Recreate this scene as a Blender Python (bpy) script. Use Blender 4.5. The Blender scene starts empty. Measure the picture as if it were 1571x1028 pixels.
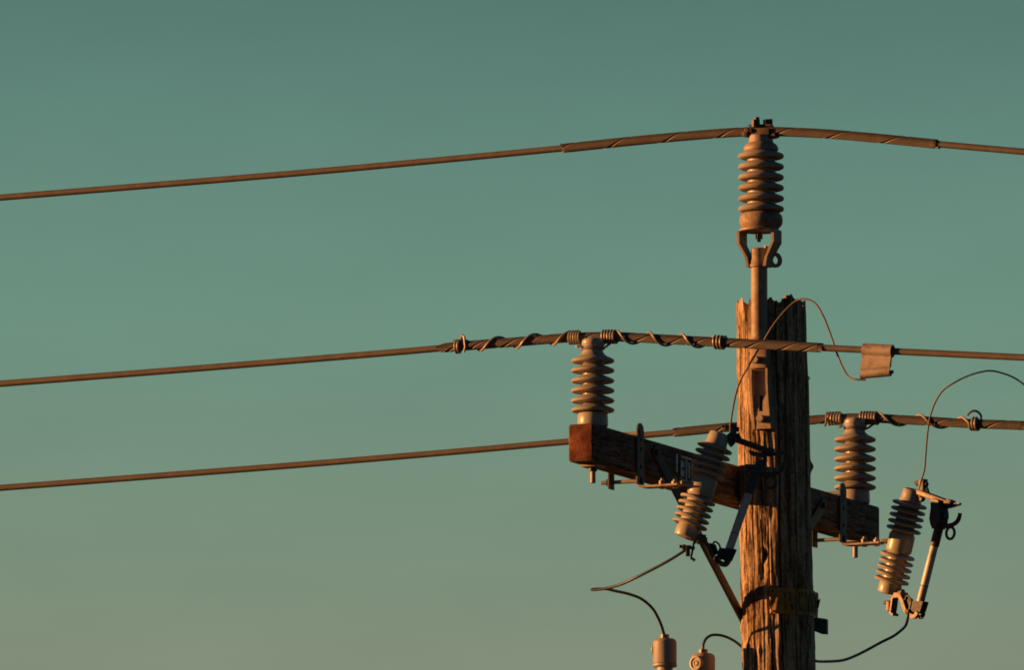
import bpy, bmesh, math, random
import numpy as np
from mathutils import Vector, Matrix

# ------------------------------------------------------------------ camera, sky, sun, exposure
SC = bpy.context.scene
COL = SC.collection
PITCH = math.radians(7.5)
CAMY, CAMZ, SCALE = -50.0, 1.7, 480.0
FPX = SCALE * (50.0 / math.cos(PITCH))
CAMX = -(1188 - 785.5) / SCALE
cam_d = bpy.data.cameras.new('camera')
cam = bpy.data.objects.new('camera', cam_d)
COL.objects.link(cam)
cam.location = (CAMX, CAMY, CAMZ)
cam.rotation_euler = (math.pi / 2 + PITCH, 0, 0)
cam_d.sensor_width = 36.0
cam_d.sensor_fit = 'HORIZONTAL'
cam_d.lens = FPX / 1571.0 * 36.0
cam_d.clip_start = 0.5
cam_d.clip_end = 20000
SC.camera = cam

SUN_EL = math.radians(7.0)
SUN_AZ = math.radians(-88.0)     # compass angle from +Y; -90 is exactly from the left
sun_dir = Vector((math.sin(SUN_AZ) * math.cos(SUN_EL), math.cos(SUN_AZ) * math.cos(SUN_EL), math.sin(SUN_EL)))
sd = bpy.data.lights.new('sun', 'SUN')
sd.energy = 5.0
sd.angle = math.radians(0.5)
sd.color = (1.0, 0.44, 0.14)
sun = bpy.data.objects.new('sun', sd)
COL.objects.link(sun)
sun.rotation_euler = sun_dir.to_track_quat('Z', 'Y').to_euler()
sun.location = (-20, 0, 20)

W = bpy.data.worlds.new('World')
SC.world = W
W.use_nodes = True
nt = W.node_tree
nt.nodes.clear()
wo = nt.nodes.new('ShaderNodeOutputWorld')
bg = nt.nodes.new('ShaderNodeBackground')
sky = nt.nodes.new('ShaderNodeTexSky')
sky.sky_type = 'NISHITA'
sky.sun_disc = False
sky.sun_elevation = SUN_EL
sky.sun_rotation = SUN_AZ
sky.air_density = 1.0
sky.dust_density = 1.0
sky.ozone_density = 1.0
tc = nt.nodes.new('ShaderNodeTexCoord')
sep = nt.nodes.new('ShaderNodeSeparateXYZ')
nt.links.new(tc.outputs['Generated'], sep.inputs[0])
# evening haze: the air low over the horizon is paler and yellower, teal above it
rmp = nt.nodes.new('ShaderNodeValToRGB')
mr = nt.nodes.new('ShaderNodeMapRange')
mr.inputs['From Min'].default_value = math.sin(math.radians(6.0))
mr.inputs['From Max'].default_value = math.sin(math.radians(9.2))
nt.links.new(sep.outputs['Z'], mr.inputs['Value'])
nt.links.new(mr.outputs[0], rmp.inputs[0])
SKYRAMP = [(0.1008, (0.6505, 0.6626, 0.589, 1.0)), (0.2601, (0.5601, 0.6727, 0.5856, 1.0)), (0.4702, (0.489, 0.7104, 0.6176, 1.0)), (0.6801, (0.4195, 0.6493, 0.576, 1.0)), (0.8386, (0.3367, 0.5275, 0.4743, 1.0)), (1.0, (0.2964, 0.4712, 0.4174, 1.0))]
e = rmp.color_ramp.elements
e[0].position, e[0].color = SKYRAMP[0]
e[1].position, e[1].color = SKYRAMP[-1]
for p_, c_ in SKYRAMP[1:-1]:
    k_ = e.new(p_); k_.color = c_
mul = nt.nodes.new('ShaderNodeMix'); mul.data_type = 'RGBA'; mul.blend_type = 'MULTIPLY'
mul.inputs[0].default_value = 1.0
nt.links.new(sky.outputs[0], mul.inputs[6])
nt.links.new(rmp.outputs[0], mul.inputs[7])
# added: dome dimmed and tinted blue away from the view to cut fill light
dotn = nt.nodes.new('ShaderNodeVectorMath'); dotn.operation = 'DOT_PRODUCT'
nt.links.new(tc.outputs['Generated'], dotn.inputs[0])
dotn.inputs[1].default_value = (0.0, .9914, .1305)
mr2 = nt.nodes.new('ShaderNodeMapRange')
mr2.interpolation_type = 'SMOOTHSTEP'
mr2.inputs['From Min'].default_value = 0.25
mr2.inputs['From Max'].default_value = 0.96
nt.links.new(dotn.outputs['Value'], mr2.inputs['Value'])
tint = nt.nodes.new('ShaderNodeMix'); tint.data_type = 'RGBA'
tint.inputs[6].default_value = (.085, .32, .60, 1)
tint.inputs[7].default_value = (1, 1, 1, 1)
nt.links.new(mr2.outputs[0], tint.inputs[0])
mul2 = nt.nodes.new('ShaderNodeMix'); mul2.data_type = 'RGBA'; mul2.blend_type = 'MULTIPLY'
mul2.inputs[0].default_value = 1.0
nt.links.new(mul.outputs[2], mul2.inputs[6])
nt.links.new(tint.outputs[2], mul2.inputs[7])
mp = nt.nodes.new('ShaderNodeMapping'); mp.inputs['Scale'].default_value = (1, 1, 3.0)
nt.links.new(tc.outputs['Generated'], mp.inputs['Vector'])
hz = nt.nodes.new('ShaderNodeTexNoise'); hz.inputs['Scale'].default_value = 45; hz.inputs['Detail'].default_value = 5; hz.inputs['Roughness'].default_value = .55
nt.links.new(mp.outputs[0], hz.inputs['Vector'])
hr = nt.nodes.new('ShaderNodeMapRange')
hr.inputs['From Min'].default_value = .3; hr.inputs['From Max'].default_value = .7
hr.inputs['To Min'].default_value = .965; hr.inputs['To Max'].default_value = 1.035
nt.links.new(hz.outputs['Fac'], hr.inputs['Value'])
mul3 = nt.nodes.new('ShaderNodeMix'); mul3.data_type = 'RGBA'; mul3.blend_type = 'MULTIPLY'
mul3.inputs[0].default_value = 1.0
nt.links.new(mul2.outputs[2], mul3.inputs[6]); nt.links.new(hr.outputs[0], mul3.inputs[7])
# sun side of the dome also dimmed and blued, added to cut warm glow
mr4 = nt.nodes.new('ShaderNodeMapRange'); mr4.interpolation_type = 'SMOOTHSTEP'
mr4.inputs['From Min'].default_value = -.95; mr4.inputs['From Max'].default_value = -.15
nt.links.new(sep.outputs['X'], mr4.inputs['Value'])
t4 = nt.nodes.new('ShaderNodeMix'); t4.data_type = 'RGBA'
t4.inputs[6].default_value = (.22, .42, .75, 1); t4.inputs[7].default_value = (1, 1, 1, 1)
nt.links.new(mr4.outputs[0], t4.inputs[0])
mul4 = nt.nodes.new('ShaderNodeMix'); mul4.data_type = 'RGBA'; mul4.blend_type = 'MULTIPLY'
mul4.inputs[0].default_value = 1.0
nt.links.new(mul3.outputs[2], mul4.inputs[6]); nt.links.new(t4.outputs[2], mul4.inputs[7])
nt.links.new(mul4.outputs[2], bg.inputs[0])
bg.inputs[1].default_value = 0.087
nt.links.new(bg.outputs[0], wo.inputs[0])

SC.view_settings.view_transform = 'Standard'
SC.view_settings.look = 'None'
SC.view_settings.exposure = 0.8
SC.view_settings.gamma = 1.0
SC.render.engine = 'CYCLES'
SC.cycles.max_bounces = 6
SC.cycles.filter_width = 1.75

# ------------------------------------------------------------------ picture-to-place helpers
CP, SP = math.cos(PITCH), math.sin(PITCH)
CAMP = Vector((CAMX, CAMY, CAMZ))

def ray(u, v):
    dx, dv = (u - 785.5) / FPX, (514 - v) / FPX
    return Vector((dx, CP - dv * SP, SP + dv * CP))

def P(u, v, y=0.0):
    r = ray(u, v)
    return CAMP + r * ((y - CAMY) / r.y)

def PP(u, v, q, n):
    r = ray(u, v)
    return CAMP + r * ((q - CAMP).dot(n) / r.dot(n))

ZUP = Vector((0, 0, 1))
DARM = Vector((0.41, 0.912, 0)).normalized()      # along the crossarm, away from the camera
NARM = Vector((0.912, -0.41, 0)).normalized()     # across it, to the right and towards the camera

class Frame:
    def __init__(s, o, x, y, z):
        s.o, s.x, s.y, s.z = Vector(o), Vector(x).normalized(), Vector(y).normalized(), Vector(z).normalized()
    def p(s, a, b, c):
        return s.o + s.x * a + s.y * b + s.z * c

# ------------------------------------------------------------------ mesh builder
def bevel_box_data(bev):
    bm = bmesh.new()
    bmesh.ops.create_cube(bm, size=2.0)
    return bm

class MB:
    def __init__(s):
        s.v, s.f, s.m = [], [], []
    def add(s, verts, faces, mat=0):
        n = len(s.v)
        s.v.extend([Vector(q) for q in verts])
        for f in faces:
            s.f.append([i + n for i in f]); s.m.append(mat)
        return s
    def box(s, fr, xr, yr, zr, bev=0.0015, mat=0):
        bm = bmesh.new()
        bmesh.ops.create_cube(bm, size=1.0)
        dx, dy, dz = xr[1] - xr[0], yr[1] - yr[0], zr[1] - zr[0]
        for q in bm.verts:
            q.co = Vector((xr[0] + (q.co.x + .5) * dx, yr[0] + (q.co.y + .5) * dy, zr[0] + (q.co.z + .5) * dz))
        bv = min(bev, 0.35 * min(abs(dx), abs(dy), abs(dz)))
        if bv > 0:
            bmesh.ops.bevel(bm, geom=bm.edges[:], offset=bv, segments=2, affect='EDGES', profile=0.6)
        bm.verts.index_update()
        vs = [fr.p(*q.co) for q in bm.verts]
        fs = [[q.index for q in f.verts] for f in bm.faces]
        bm.free()
        return s.add(vs, fs, mat)
    def bar(s, a, b, w, t, wdir, bev=0.001, mat=0, ext=0.0):
        """flat bar from a to b, width w along wdir (made square to it), thickness t"""
        a, b = Vector(a), Vector(b)
        z = (b - a).normalized()
        x = Vector(wdir); x = (x - z * x.dot(z)).normalized()
        y = z.cross(x)
        return s.box(Frame(a, x, y, z), (-w / 2, w / 2), (-t / 2, t / 2), (-ext, (b - a).length + ext), bev, mat)
    def lathe(s, o, axis, prof, n=40, cap=True, mat=0, xdir=None):
        o = Vector(o); z = Vector(axis).normalized()
        x = Vector(xdir) if xdir else (Vector((1, 0, 0)) if abs(z.x) < .9 else Vector((0, 1, 0)))
        x = (x - z * x.dot(z)).normalized(); y = z.cross(x)
        vs, fs = [], []
        for r, h in prof:
            for k in range(n):
                a = 2 * math.pi * k / n
                vs.append(o + z * h + x * (r * math.cos(a)) + y * (r * math.sin(a)))
        for i in range(len(prof) - 1):
            for k in range(n):
                k2 = (k + 1) % n
                fs.append([i * n + k, i * n + k2, (i + 1) * n + k2, (i + 1) * n + k])
        if cap:
            fs.append(list(range(n - 1, -1, -1)))
            fs.append([(len(prof) - 1) * n + k for k in range(n)])
        return s.add(vs, fs, mat)
    def cyl(s, a, b, r, n=20, bev=None, mat=0, xdir=None):
        a, b = Vector(a), Vector(b)
        L = (b - a).length
        bv = min(0.15 * r if bev is None else bev, .4 * L)
        return s.lathe(a, b - a, [(r - bv, 0), (r, bv), (r, L - bv), (r - bv, L)], n, True, mat, xdir)
    def hexa(s, a, b, r, mat=0, xdir=None):
        return s.cyl(a, b, r, 6, 0.0008, mat, xdir)
    def tube(s, pts, r, n=10, mat=0, cap=True):
        pts = [Vector(q) for q in pts]
        N = len(pts)
        rr = r if isinstance(r, (list, tuple)) else [r] * N
        T = []
        for i in range(N):
            t = pts[min(i + 1, N - 1)] - pts[max(i - 1, 0)]
            T.append(t.normalized())
        x = Vector((0, 0, 1)) if abs(T[0].z) < .9 else Vector((1, 0, 0))
        vs, fs = [], []
        for i in range(N):
            x = (x - T[i] * x.dot(T[i])).normalized(); y = T[i].cross(x)
            for k in range(n):
                a = 2 * math.pi * k / n
                vs.append(pts[i] + x * (rr[i] * math.cos(a)) + y * (rr[i] * math.sin(a)))
        for i in range(N - 1):
            for k in range(n):
                k2 = (k + 1) % n
                fs.append([i * n + k, i * n + k2, (i + 1) * n + k2, (i + 1) * n + k])
        if cap:
            fs.append(list(range(n - 1, -1, -1)))
            fs.append([(N - 1) * n + k for k in range(n)])
        return s.add(vs, fs, mat)
    def prism(s, fr, poly, c0, c1, mat=0):
        """polygon in the frame's x,z plane extruded along its y"""
        n = len(poly)
        vs = [fr.p(a, c0, b) for a, b in poly] + [fr.p(a, c1, b) for a, b in poly]
        fs = [list(range(n)), list(range(2 * n - 1, n - 1, -1))]
        for k in range(n):
            k2 = (k + 1) % n
            fs.append([k2, k, k + n, k2 + n])
        return s.add(vs, fs, mat)
    def ribbon(s, fr, line, t, c0, c1, mat=0, c0b=None, c1b=None):
        """a bent strip: polyline in the frame's x,z plane, thickness t, extruded along y"""
        L, R = [], []
        m = len(line)
        for i in range(m):
            a = Vector(line[max(i - 1, 0)]); b = Vector(line[min(i + 1, m - 1)])
            d = (b - a).normalized(); nn = Vector((-d.y, d.x))
            q = Vector(line[i])
            L.append(q + nn * t / 2); R.append(q - nn * t / 2)
        vs, fs = [], []
        for i in range(m):
            vs += [fr.p(L[i].x, c0, L[i].y), fr.p(L[i].x, c1, L[i].y), fr.p(R[i].x, c1, R[i].y), fr.p(R[i].x, c0, R[i].y)]
        for i in range(m - 1):
            for k in range(4):
                k2 = (k + 1) % 4
                fs.append([i * 4 + k2, i * 4 + k, (i + 1) * 4 + k, (i + 1) * 4 + k2])
        fs.append([0, 1, 2, 3]); fs.append([(m - 1) * 4 + k for k in (3, 2, 1, 0)])
        return s.add(vs, fs, mat)
    def build(s, name, mats, root=None, origin=None, angle=38, parent=None):
        if origin is None:
            if root is not None:
                origin = Vector(root['_o'])
            else:
                lo = Vector((min(q.x for q in s.v), min(q.y for q in s.v), min(q.z for q in s.v)))
                hi = Vector((max(q.x for q in s.v), max(q.y for q in s.v), max(q.z for q in s.v)))
                origin = Vector(((lo.x + hi.x) / 2, (lo.y + hi.y) / 2, lo.z))
        me = bpy.data.meshes.new(name)
        me.from_pydata([tuple(q - origin) for q in s.v], [], s.f)
        mats = mats if isinstance(mats, (list, tuple)) else [mats]
        for m_ in mats:
            me.materials.append(m_)
        me.polygons.foreach_set('material_index', s.m)
        bm = bmesh.new(); bm.from_mesh(me)
        bmesh.ops.recalc_face_normals(bm, faces=bm.faces)
        bm.to_mesh(me); bm.free()
        me.shade_smooth()
        me.set_sharp_from_angle(angle=math.radians(angle))
        me.update()
        o = bpy.data.objects.new(name, me)
        COL.objects.link(o)
        if root is not None:
            o.parent = parent or root
        else:
            o.location = origin
            ORIG[o.name] = origin
        return o

ORIG = {}

def tag(o, label, cat, group=None):
    o['label'] = label; o['category'] = cat
    if group: o['group'] = group
    return o

def thing(name, loc, label, cat, group=None):
    o = bpy.data.objects.new(name, None)
    o.empty_display_size = 0.05
    COL.objects.link(o)
    o.location = loc
    o['_o'] = tuple(loc)
    return tag(o, label, cat, group)

def sub(mb, name, mats, part, root):
    """a sub-part: child of a part whose own origin sits at the root's origin"""
    return mb.build(name, mats, root=root, parent=part)

def under(mb, name, mats, owner):
    """a part of a thing that is itself one mesh"""
    return mb.build(name, mats, origin=ORIG[owner.name], root={'_o': (0, 0, 0)}, parent=owner)

def catmull(pts, n=10):
    pts = [np.array(q, float) for q in pts]
    ex = [2 * pts[0] - pts[1]] + pts + [2 * pts[-1] - pts[-2]]
    out = []
    for i in range(1, len(ex) - 2):
        p0, p1, p2, p3 = ex[i - 1:i + 3]
        d0, d1, d2 = [max(np.linalg.norm(b - a), 1e-9) ** .5 for a, b in ((p0, p1), (p1, p2), (p2, p3))]
        m1 = (p1 - p0) / d0 - (p2 - p0) / (d0 + d1) + (p2 - p1) / d1
        m2 = (p2 - p1) / d1 - (p3 - p1) / (d1 + d2) + (p3 - p2) / d2
        m1, m2 = m1 * d1, m2 * d1
        for k in range(n):
            t = k / n
            out.append((2 * t**3 - 3 * t**2 + 1) * p1 + (t**3 - 2 * t**2 + t) * m1 + (-2 * t**3 + 3 * t**2) * p2 + (t**3 - t**2) * m2)
    out.append(pts[-1])
    return out

def wirepath(uvy, n=10):
    return [P(*q) for q in catmull(uvy, n)]

# ------------------------------------------------------------------ materials
def mat_base(name):
    m = bpy.data.materials.new(name); m.use_nodes = True
    t = m.node_tree; t.nodes.clear()
    out = t.nodes.new('ShaderNodeOutputMaterial'); b = t.nodes.new('ShaderNodeBsdfPrincipled')
    t.links.new(b.outputs[0], out.inputs[0])
    return m, t, b

def noise(t, vec, scale, detail=4, rough=.55):
    n = t.nodes.new('ShaderNodeTexNoise')
    n.inputs['Scale'].default_value = scale
    n.inputs['Detail'].default_value = detail
    n.inputs['Roughness'].default_value = rough
    t.links.new(vec, n.inputs['Vector'])
    return n.outputs['Fac']

def ramp(t, fac, stops):
    r = t.nodes.new('ShaderNodeValToRGB')
    els = r.color_ramp.elements
    while len(els) < len(stops): els.new(.5)
    for el, (p, c) in zip(els, stops):
        el.position = p; el.color = (*c, 1)
    t.links.new(fac, r.inputs[0])
    return r.outputs[0]

def coords(t, sc=(1, 1, 1)):
    c = t.nodes.new('ShaderNodeTexCoord'); m = t.nodes.new('ShaderNodeMapping')
    m.inputs['Scale'].default_value = sc
    t.links.new(c.outputs['Object'], m.inputs['Vector'])
    return m.outputs[0]

def bump(t, b, h, strength, dist):
    n = t.nodes.new('ShaderNodeBump')
    n.inputs['Strength'].default_value = strength; n.inputs['Distance'].default_value = dist
    t.links.new(h, n.inputs['Height']); t.links.new(n.outputs[0], b.inputs['Normal'])

def mixc(t, fac, a, c, mode='MULTIPLY'):
    m = t.nodes.new('ShaderNodeMix'); m.data_type = 'RGBA'; m.blend_type = mode
    if isinstance(fac, float): m.inputs[0].default_value = fac
    else: t.links.new(fac, m.inputs[0])
    for i, q in ((6, a), (7, c)):
        if isinstance(q, tuple): m.inputs[i].default_value = (*q, 1)
        else: t.links.new(q, m.inputs[i])
    return m.outputs[2]

def plain(name, c0, c1, rough=.5, metal=0.0, scale=40, bmp=0.0, rough_var=.12, dirt=None, spec=.5):
    m, t, b = mat_base(name)
    v = coords(t)
    f = noise(t, v, scale, 5, .6)
    col = ramp(t, f, [(.3, c0), (.7, c1)])
    if dirt:
        f2 = noise(t, v, scale * .35, 6, .7)
        msk = ramp(t, f2, [(.48, (0, 0, 0)), (.66, (1, 1, 1))])
        col = mixc(t, msk, col, dirt, 'MIX')
    t.links.new(col, b.inputs['Base Color'])
    mm = t.nodes.new('ShaderNodeMapRange')
    mm.inputs['To Min'].default_value = max(.03, rough - rough_var); mm.inputs['To Max'].default_value = rough + rough_var
    t.links.new(noise(t, v, scale * 1.7, 3), mm.inputs[0])
    t.links.new(mm.outputs[0], b.inputs['Roughness'])
    b.inputs['Metallic'].default_value = metal
    b.inputs['Specular IOR Level'].default_value = spec
    if bmp: bump(t, b, noise(t, v, scale * 3, 4), bmp, .002)
    return m

M = {}
M['glaze'] = plain('porcelain_glaze', (.33, .295, .24), (.405, .36, .295), .33, 0, 14, .03, .10, (.30, .25, .185), .4)
M['glaze_top'] = plain('dusty_porcelain', (.27, .225, .175), (.36, .30, .235), .45, 0, 18, .05, .10, (.22, .16, .11), .4)
M['cement'] = plain('rusty_cast_cap', (.23, .145, .09), (.37, .26, .17), .7, .0, 60, .35, .1, (.13, .075, .045))
M['capmetal'] = plain('grey_cast_cap', (.26, .19, .14), (.38, .30, .24), .6, .1, 40, .2, .1, (.22, .14, .09))
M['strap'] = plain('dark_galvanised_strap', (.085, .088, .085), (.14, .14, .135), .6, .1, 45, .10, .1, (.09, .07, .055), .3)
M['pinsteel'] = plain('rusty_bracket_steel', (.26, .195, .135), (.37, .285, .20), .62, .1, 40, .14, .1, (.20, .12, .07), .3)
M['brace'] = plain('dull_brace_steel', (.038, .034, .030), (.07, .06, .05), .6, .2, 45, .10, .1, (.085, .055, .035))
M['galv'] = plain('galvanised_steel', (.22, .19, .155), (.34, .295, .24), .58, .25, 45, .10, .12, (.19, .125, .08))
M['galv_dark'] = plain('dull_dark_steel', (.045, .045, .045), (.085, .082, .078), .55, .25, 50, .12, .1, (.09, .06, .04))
M['bronze'] = plain('aged_bronze', (.06, .037, .021), (.14, .09, .05), .5, .35, 60, .12, .1, (.07, .055, .045))
M['alu'] = plain('oxidised_conductor', (.098, .077, .064), (.148, .118, .098), .6, .10, 26, .10, .1, (.12, .082, .062))
M['tie'] = plain('soft_tie_wire', (.22, .18, .145), (.32, .26, .21), .5, .25, 30, .05, .1)
M['iron_shade'] = plain('shade_darkened_iron', (.006, .006, .006), (.014, .012, .011), .6, .1, 60, .1)  # shadow of clamp and cheeks on the trunnion, put into its colour
M['cable'] = plain('black_cable_sheath', (.012, .012, .013), (.022, .021, .021), .45, 0, 30, .05)
M['copper'] = plain('weathered_copper_wire', (.085, .06, .045), (.13, .09, .065), .55, .2, 30, .05)
M['tube'] = plain('grey_fibre_tube', (.46, .45, .41), (.58, .56, .50), .45, 0, 30, .08, .1, (.22, .18, .14))
M['polymer'] = plain('grey_moulded_polymer', (.27, .225, .185), (.34, .285, .235), .5, 0, 16, .04, .1, (.24, .19, .145))
M['plate'] = plain('tin_number_plate', (.58, .60, .56), (.78, .79, .74), .5, .2, 60, .05, .1, (.09, .09, .08))
M['ink'] = plain('black_paint', (.008, .008, .009), (.014, .014, .015), .6, 0, 40)
M['worn_ink'] = plain('worn_brown_lettering', (.035, .024, .010), (.16, .10, .02), .6, 0, 90)
M['yellow'] = plain('faded_yellow_band', (.36, .165, .012), (.48, .225, .016), .6, 0, 50, .10, .1, (.18, .09, .015))
M['clip'] = plain('cast_clamp_metal', (.37, .30, .225), (.48, .39, .30), .55, .2, 50, .15, .1, (.20, .14, .10))

def wood(name, axis, stops, gscale=1.0, bstr=.6, extra=None):
    m, t, b = mat_base(name)
    def ax(k):
        st = [1, 1, 1]; st[axis] = k
        return coords(t, tuple(st))
    f1 = noise(t, ax(.05), 60 * gscale, 7, .68)
    f2 = noise(t, ax(.10), 230 * gscale, 5, .65)
    f3 = noise(t, ax(.30), 30 * gscale, 7, .72)
    f4 = noise(t, ax(.45), 150 * gscale, 4, .6)
    def ma(x, k, y):
        a = t.nodes.new('ShaderNodeMath'); a.operation = 'MULTIPLY_ADD'
        t.links.new(x, a.inputs[0]); a.inputs[1].default_value = k
        if isinstance(y, float): a.inputs[2].default_value = y
        else: t.links.new(y, a.inputs[2])
        return a.outputs[0]
    h = ma(f4, .35, ma(f2, .45, ma(f1, 1.0, -.40)))
    col = ramp(t, h, stops)
    blot = ramp(t, f3, [(.38, (.22, .17, .14)), (.53, (1, 1, 1))])
    col = mixc(t, .85, col, blot)
    speck = ramp(t, f4, [(.32, (.42, .36, .31)), (.43, (1, 1, 1))])
    col = mixc(t, .8, col, speck)
    if extra: col = extra(t, col)
    t.links.new(col, b.inputs['Base Color'])
    b.inputs['Roughness'].default_value = .88
    b.inputs['Specular IOR Level'].default_value = .12
    bump(t, b, h, bstr, .0045)
    return m
M['pole'] = wood('weathered_pole_wood', 2, [(.31, (.06, .038, .024)), (.42, (.26, .175, .105)), (.54, (.45, .31, .185)), (.70, (.60, .46, .31))], 1.0, .6)

def arm_rings(t, col):
    v = coords(t, (.9, 6.0, 6.0))
    w = t.nodes.new('ShaderNodeTexWave'); w.wave_type = 'RINGS'; w.rings_direction = 'X'
    w.inputs['Scale'].default_value = 9; w.inputs['Distortion'].default_value = 5.5
    w.inputs['Detail'].default_value = 2; w.inputs['Detail Scale'].default_value = 1.2
    t.links.new(v, w.inputs['Vector'])
    return mixc(t, .55, col, ramp(t, w.outputs['Fac'], [(.15, (.42, .40, .38)), (.55, (1, 1, 1))]))
M['arm'] = wood('weathered_arm_wood', 0, [(.34, (.045, .032, .024)), (.5, (.19, .14, .10)), (.66, (.33, .25, .19))], 1.2, .6, arm_rings)

def endgrain():
    m, t, b = mat_base('arm_end_grain')
    v = coords(t, (1, 1, 1))
    w = t.nodes.new('ShaderNodeTexWave'); w.wave_type = 'RINGS'; w.rings_direction = 'X'
    w.inputs['Scale'].default_value = 55; w.inputs['Distortion'].default_value = 2.5; w.inputs['Detail'].default_value = 3
    t.links.new(v, w.inputs['Vector'])
    col = ramp(t, w.outputs['Fac'], [(.1, (.13, .040, .018)), (.8, (.25, .080, .032))])
    bl = ramp(t, noise(t, v, 22, 6, .7), [(.40, (.30, .24, .20)), (.58, (1, 1, 1))])
    t.links.new(mixc(t, .9, col, bl), b.inputs['Base Color'])
    b.inputs['Roughness'].default_value = .85; b.inputs['Specular IOR Level'].default_value = .2
    bump(t, b, noise(t, v, 160, 4), .4, .003)
    return m
M['end'] = endgrain()

def groundmat():
    m, t, b = mat_base('dry_grass_field')
    v = coords(t)
    c = ramp(t, noise(t, v, .12, 8, .7), [(.3, (.032, .040, .018)), (.5, (.058, .060, .030)), (.7, (.085, .078, .045))])
    c = mixc(t, .6, c, ramp(t, noise(t, v, 3, 6, .7), [(.3, (.6, .6, .55)), (.7, (1, 1, 1))]))
    t.links.new(c, b.inputs['Base Color']); b.inputs['Roughness'].default_value = .95
    return m
M['ground'] = groundmat()

# ------------------------------------------------------------------ ground
g = MB()
rings = [0, 3, 10, 40, 150, 600, 2500, 9000]
g.v.append(Vector((0, 0, 0)))
for r in rings[1:]:
    for k in range(48):
        a = 2 * math.pi * k / 48
        g.v.append(Vector((r * math.cos(a), r * math.sin(a), 0)))
for k in range(48):
    g.f.append([0, 1 + k, 1 + (k + 1) % 48]); g.m.append(0)
for i in range(len(rings) - 2):
    for k in range(48):
        k2 = (k + 1) % 48
        g.f.append([1 + i * 48 + k, 1 + (i + 1) * 48 + k, 1 + (i + 1) * 48 + k2, 1 + i * 48 + k2]); g.m.append(0)
gr = g.build('ground', M['ground'], origin=Vector((0, 0, 0)))
gr['kind'] = 'structure'

# ------------------------------------------------------------------ pole
PA, PB = P(1182.5, 470, 0), P(1194.5, 1000, 0)
PAX = (PA - PB).normalized()
TOP = P(1182.5, 463, 0)

def pole_axis(z):
    return PB + PAX * ((z - PB.z) / PAX.z)

def pole_r(z):
    return .1085 + (TOP.z - z) * .0080 / 1.1

rng = np.random.RandomState(7)

def vnoise(x, y, seed, perx=None):
    x0, y0 = np.floor(x).astype(int), np.floor(y).astype(int)
    fx, fy = x - x0, y - y0
    fx, fy = fx * fx * (3 - 2 * fx), fy * fy * (3 - 2 * fy)
    def h(i, j):
        if perx: i = np.mod(i, perx)
        n = (i * 374761393 + j * 668265263 + seed * 974711) & 0x7fffffff
        n = ((n ^ (n >> 13)) * 1274126177) & 0x7fffffff
        return ((n ^ (n >> 16)) & 0xffff) / 65535.0
    a, b, c, d = h(x0, y0), h(x0 + 1, y0), h(x0, y0 + 1), h(x0 + 1, y0 + 1)
    return (a * (1 - fx) + b * fx) * (1 - fy) + (c * (1 - fx) + d * fx) * fy

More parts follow.
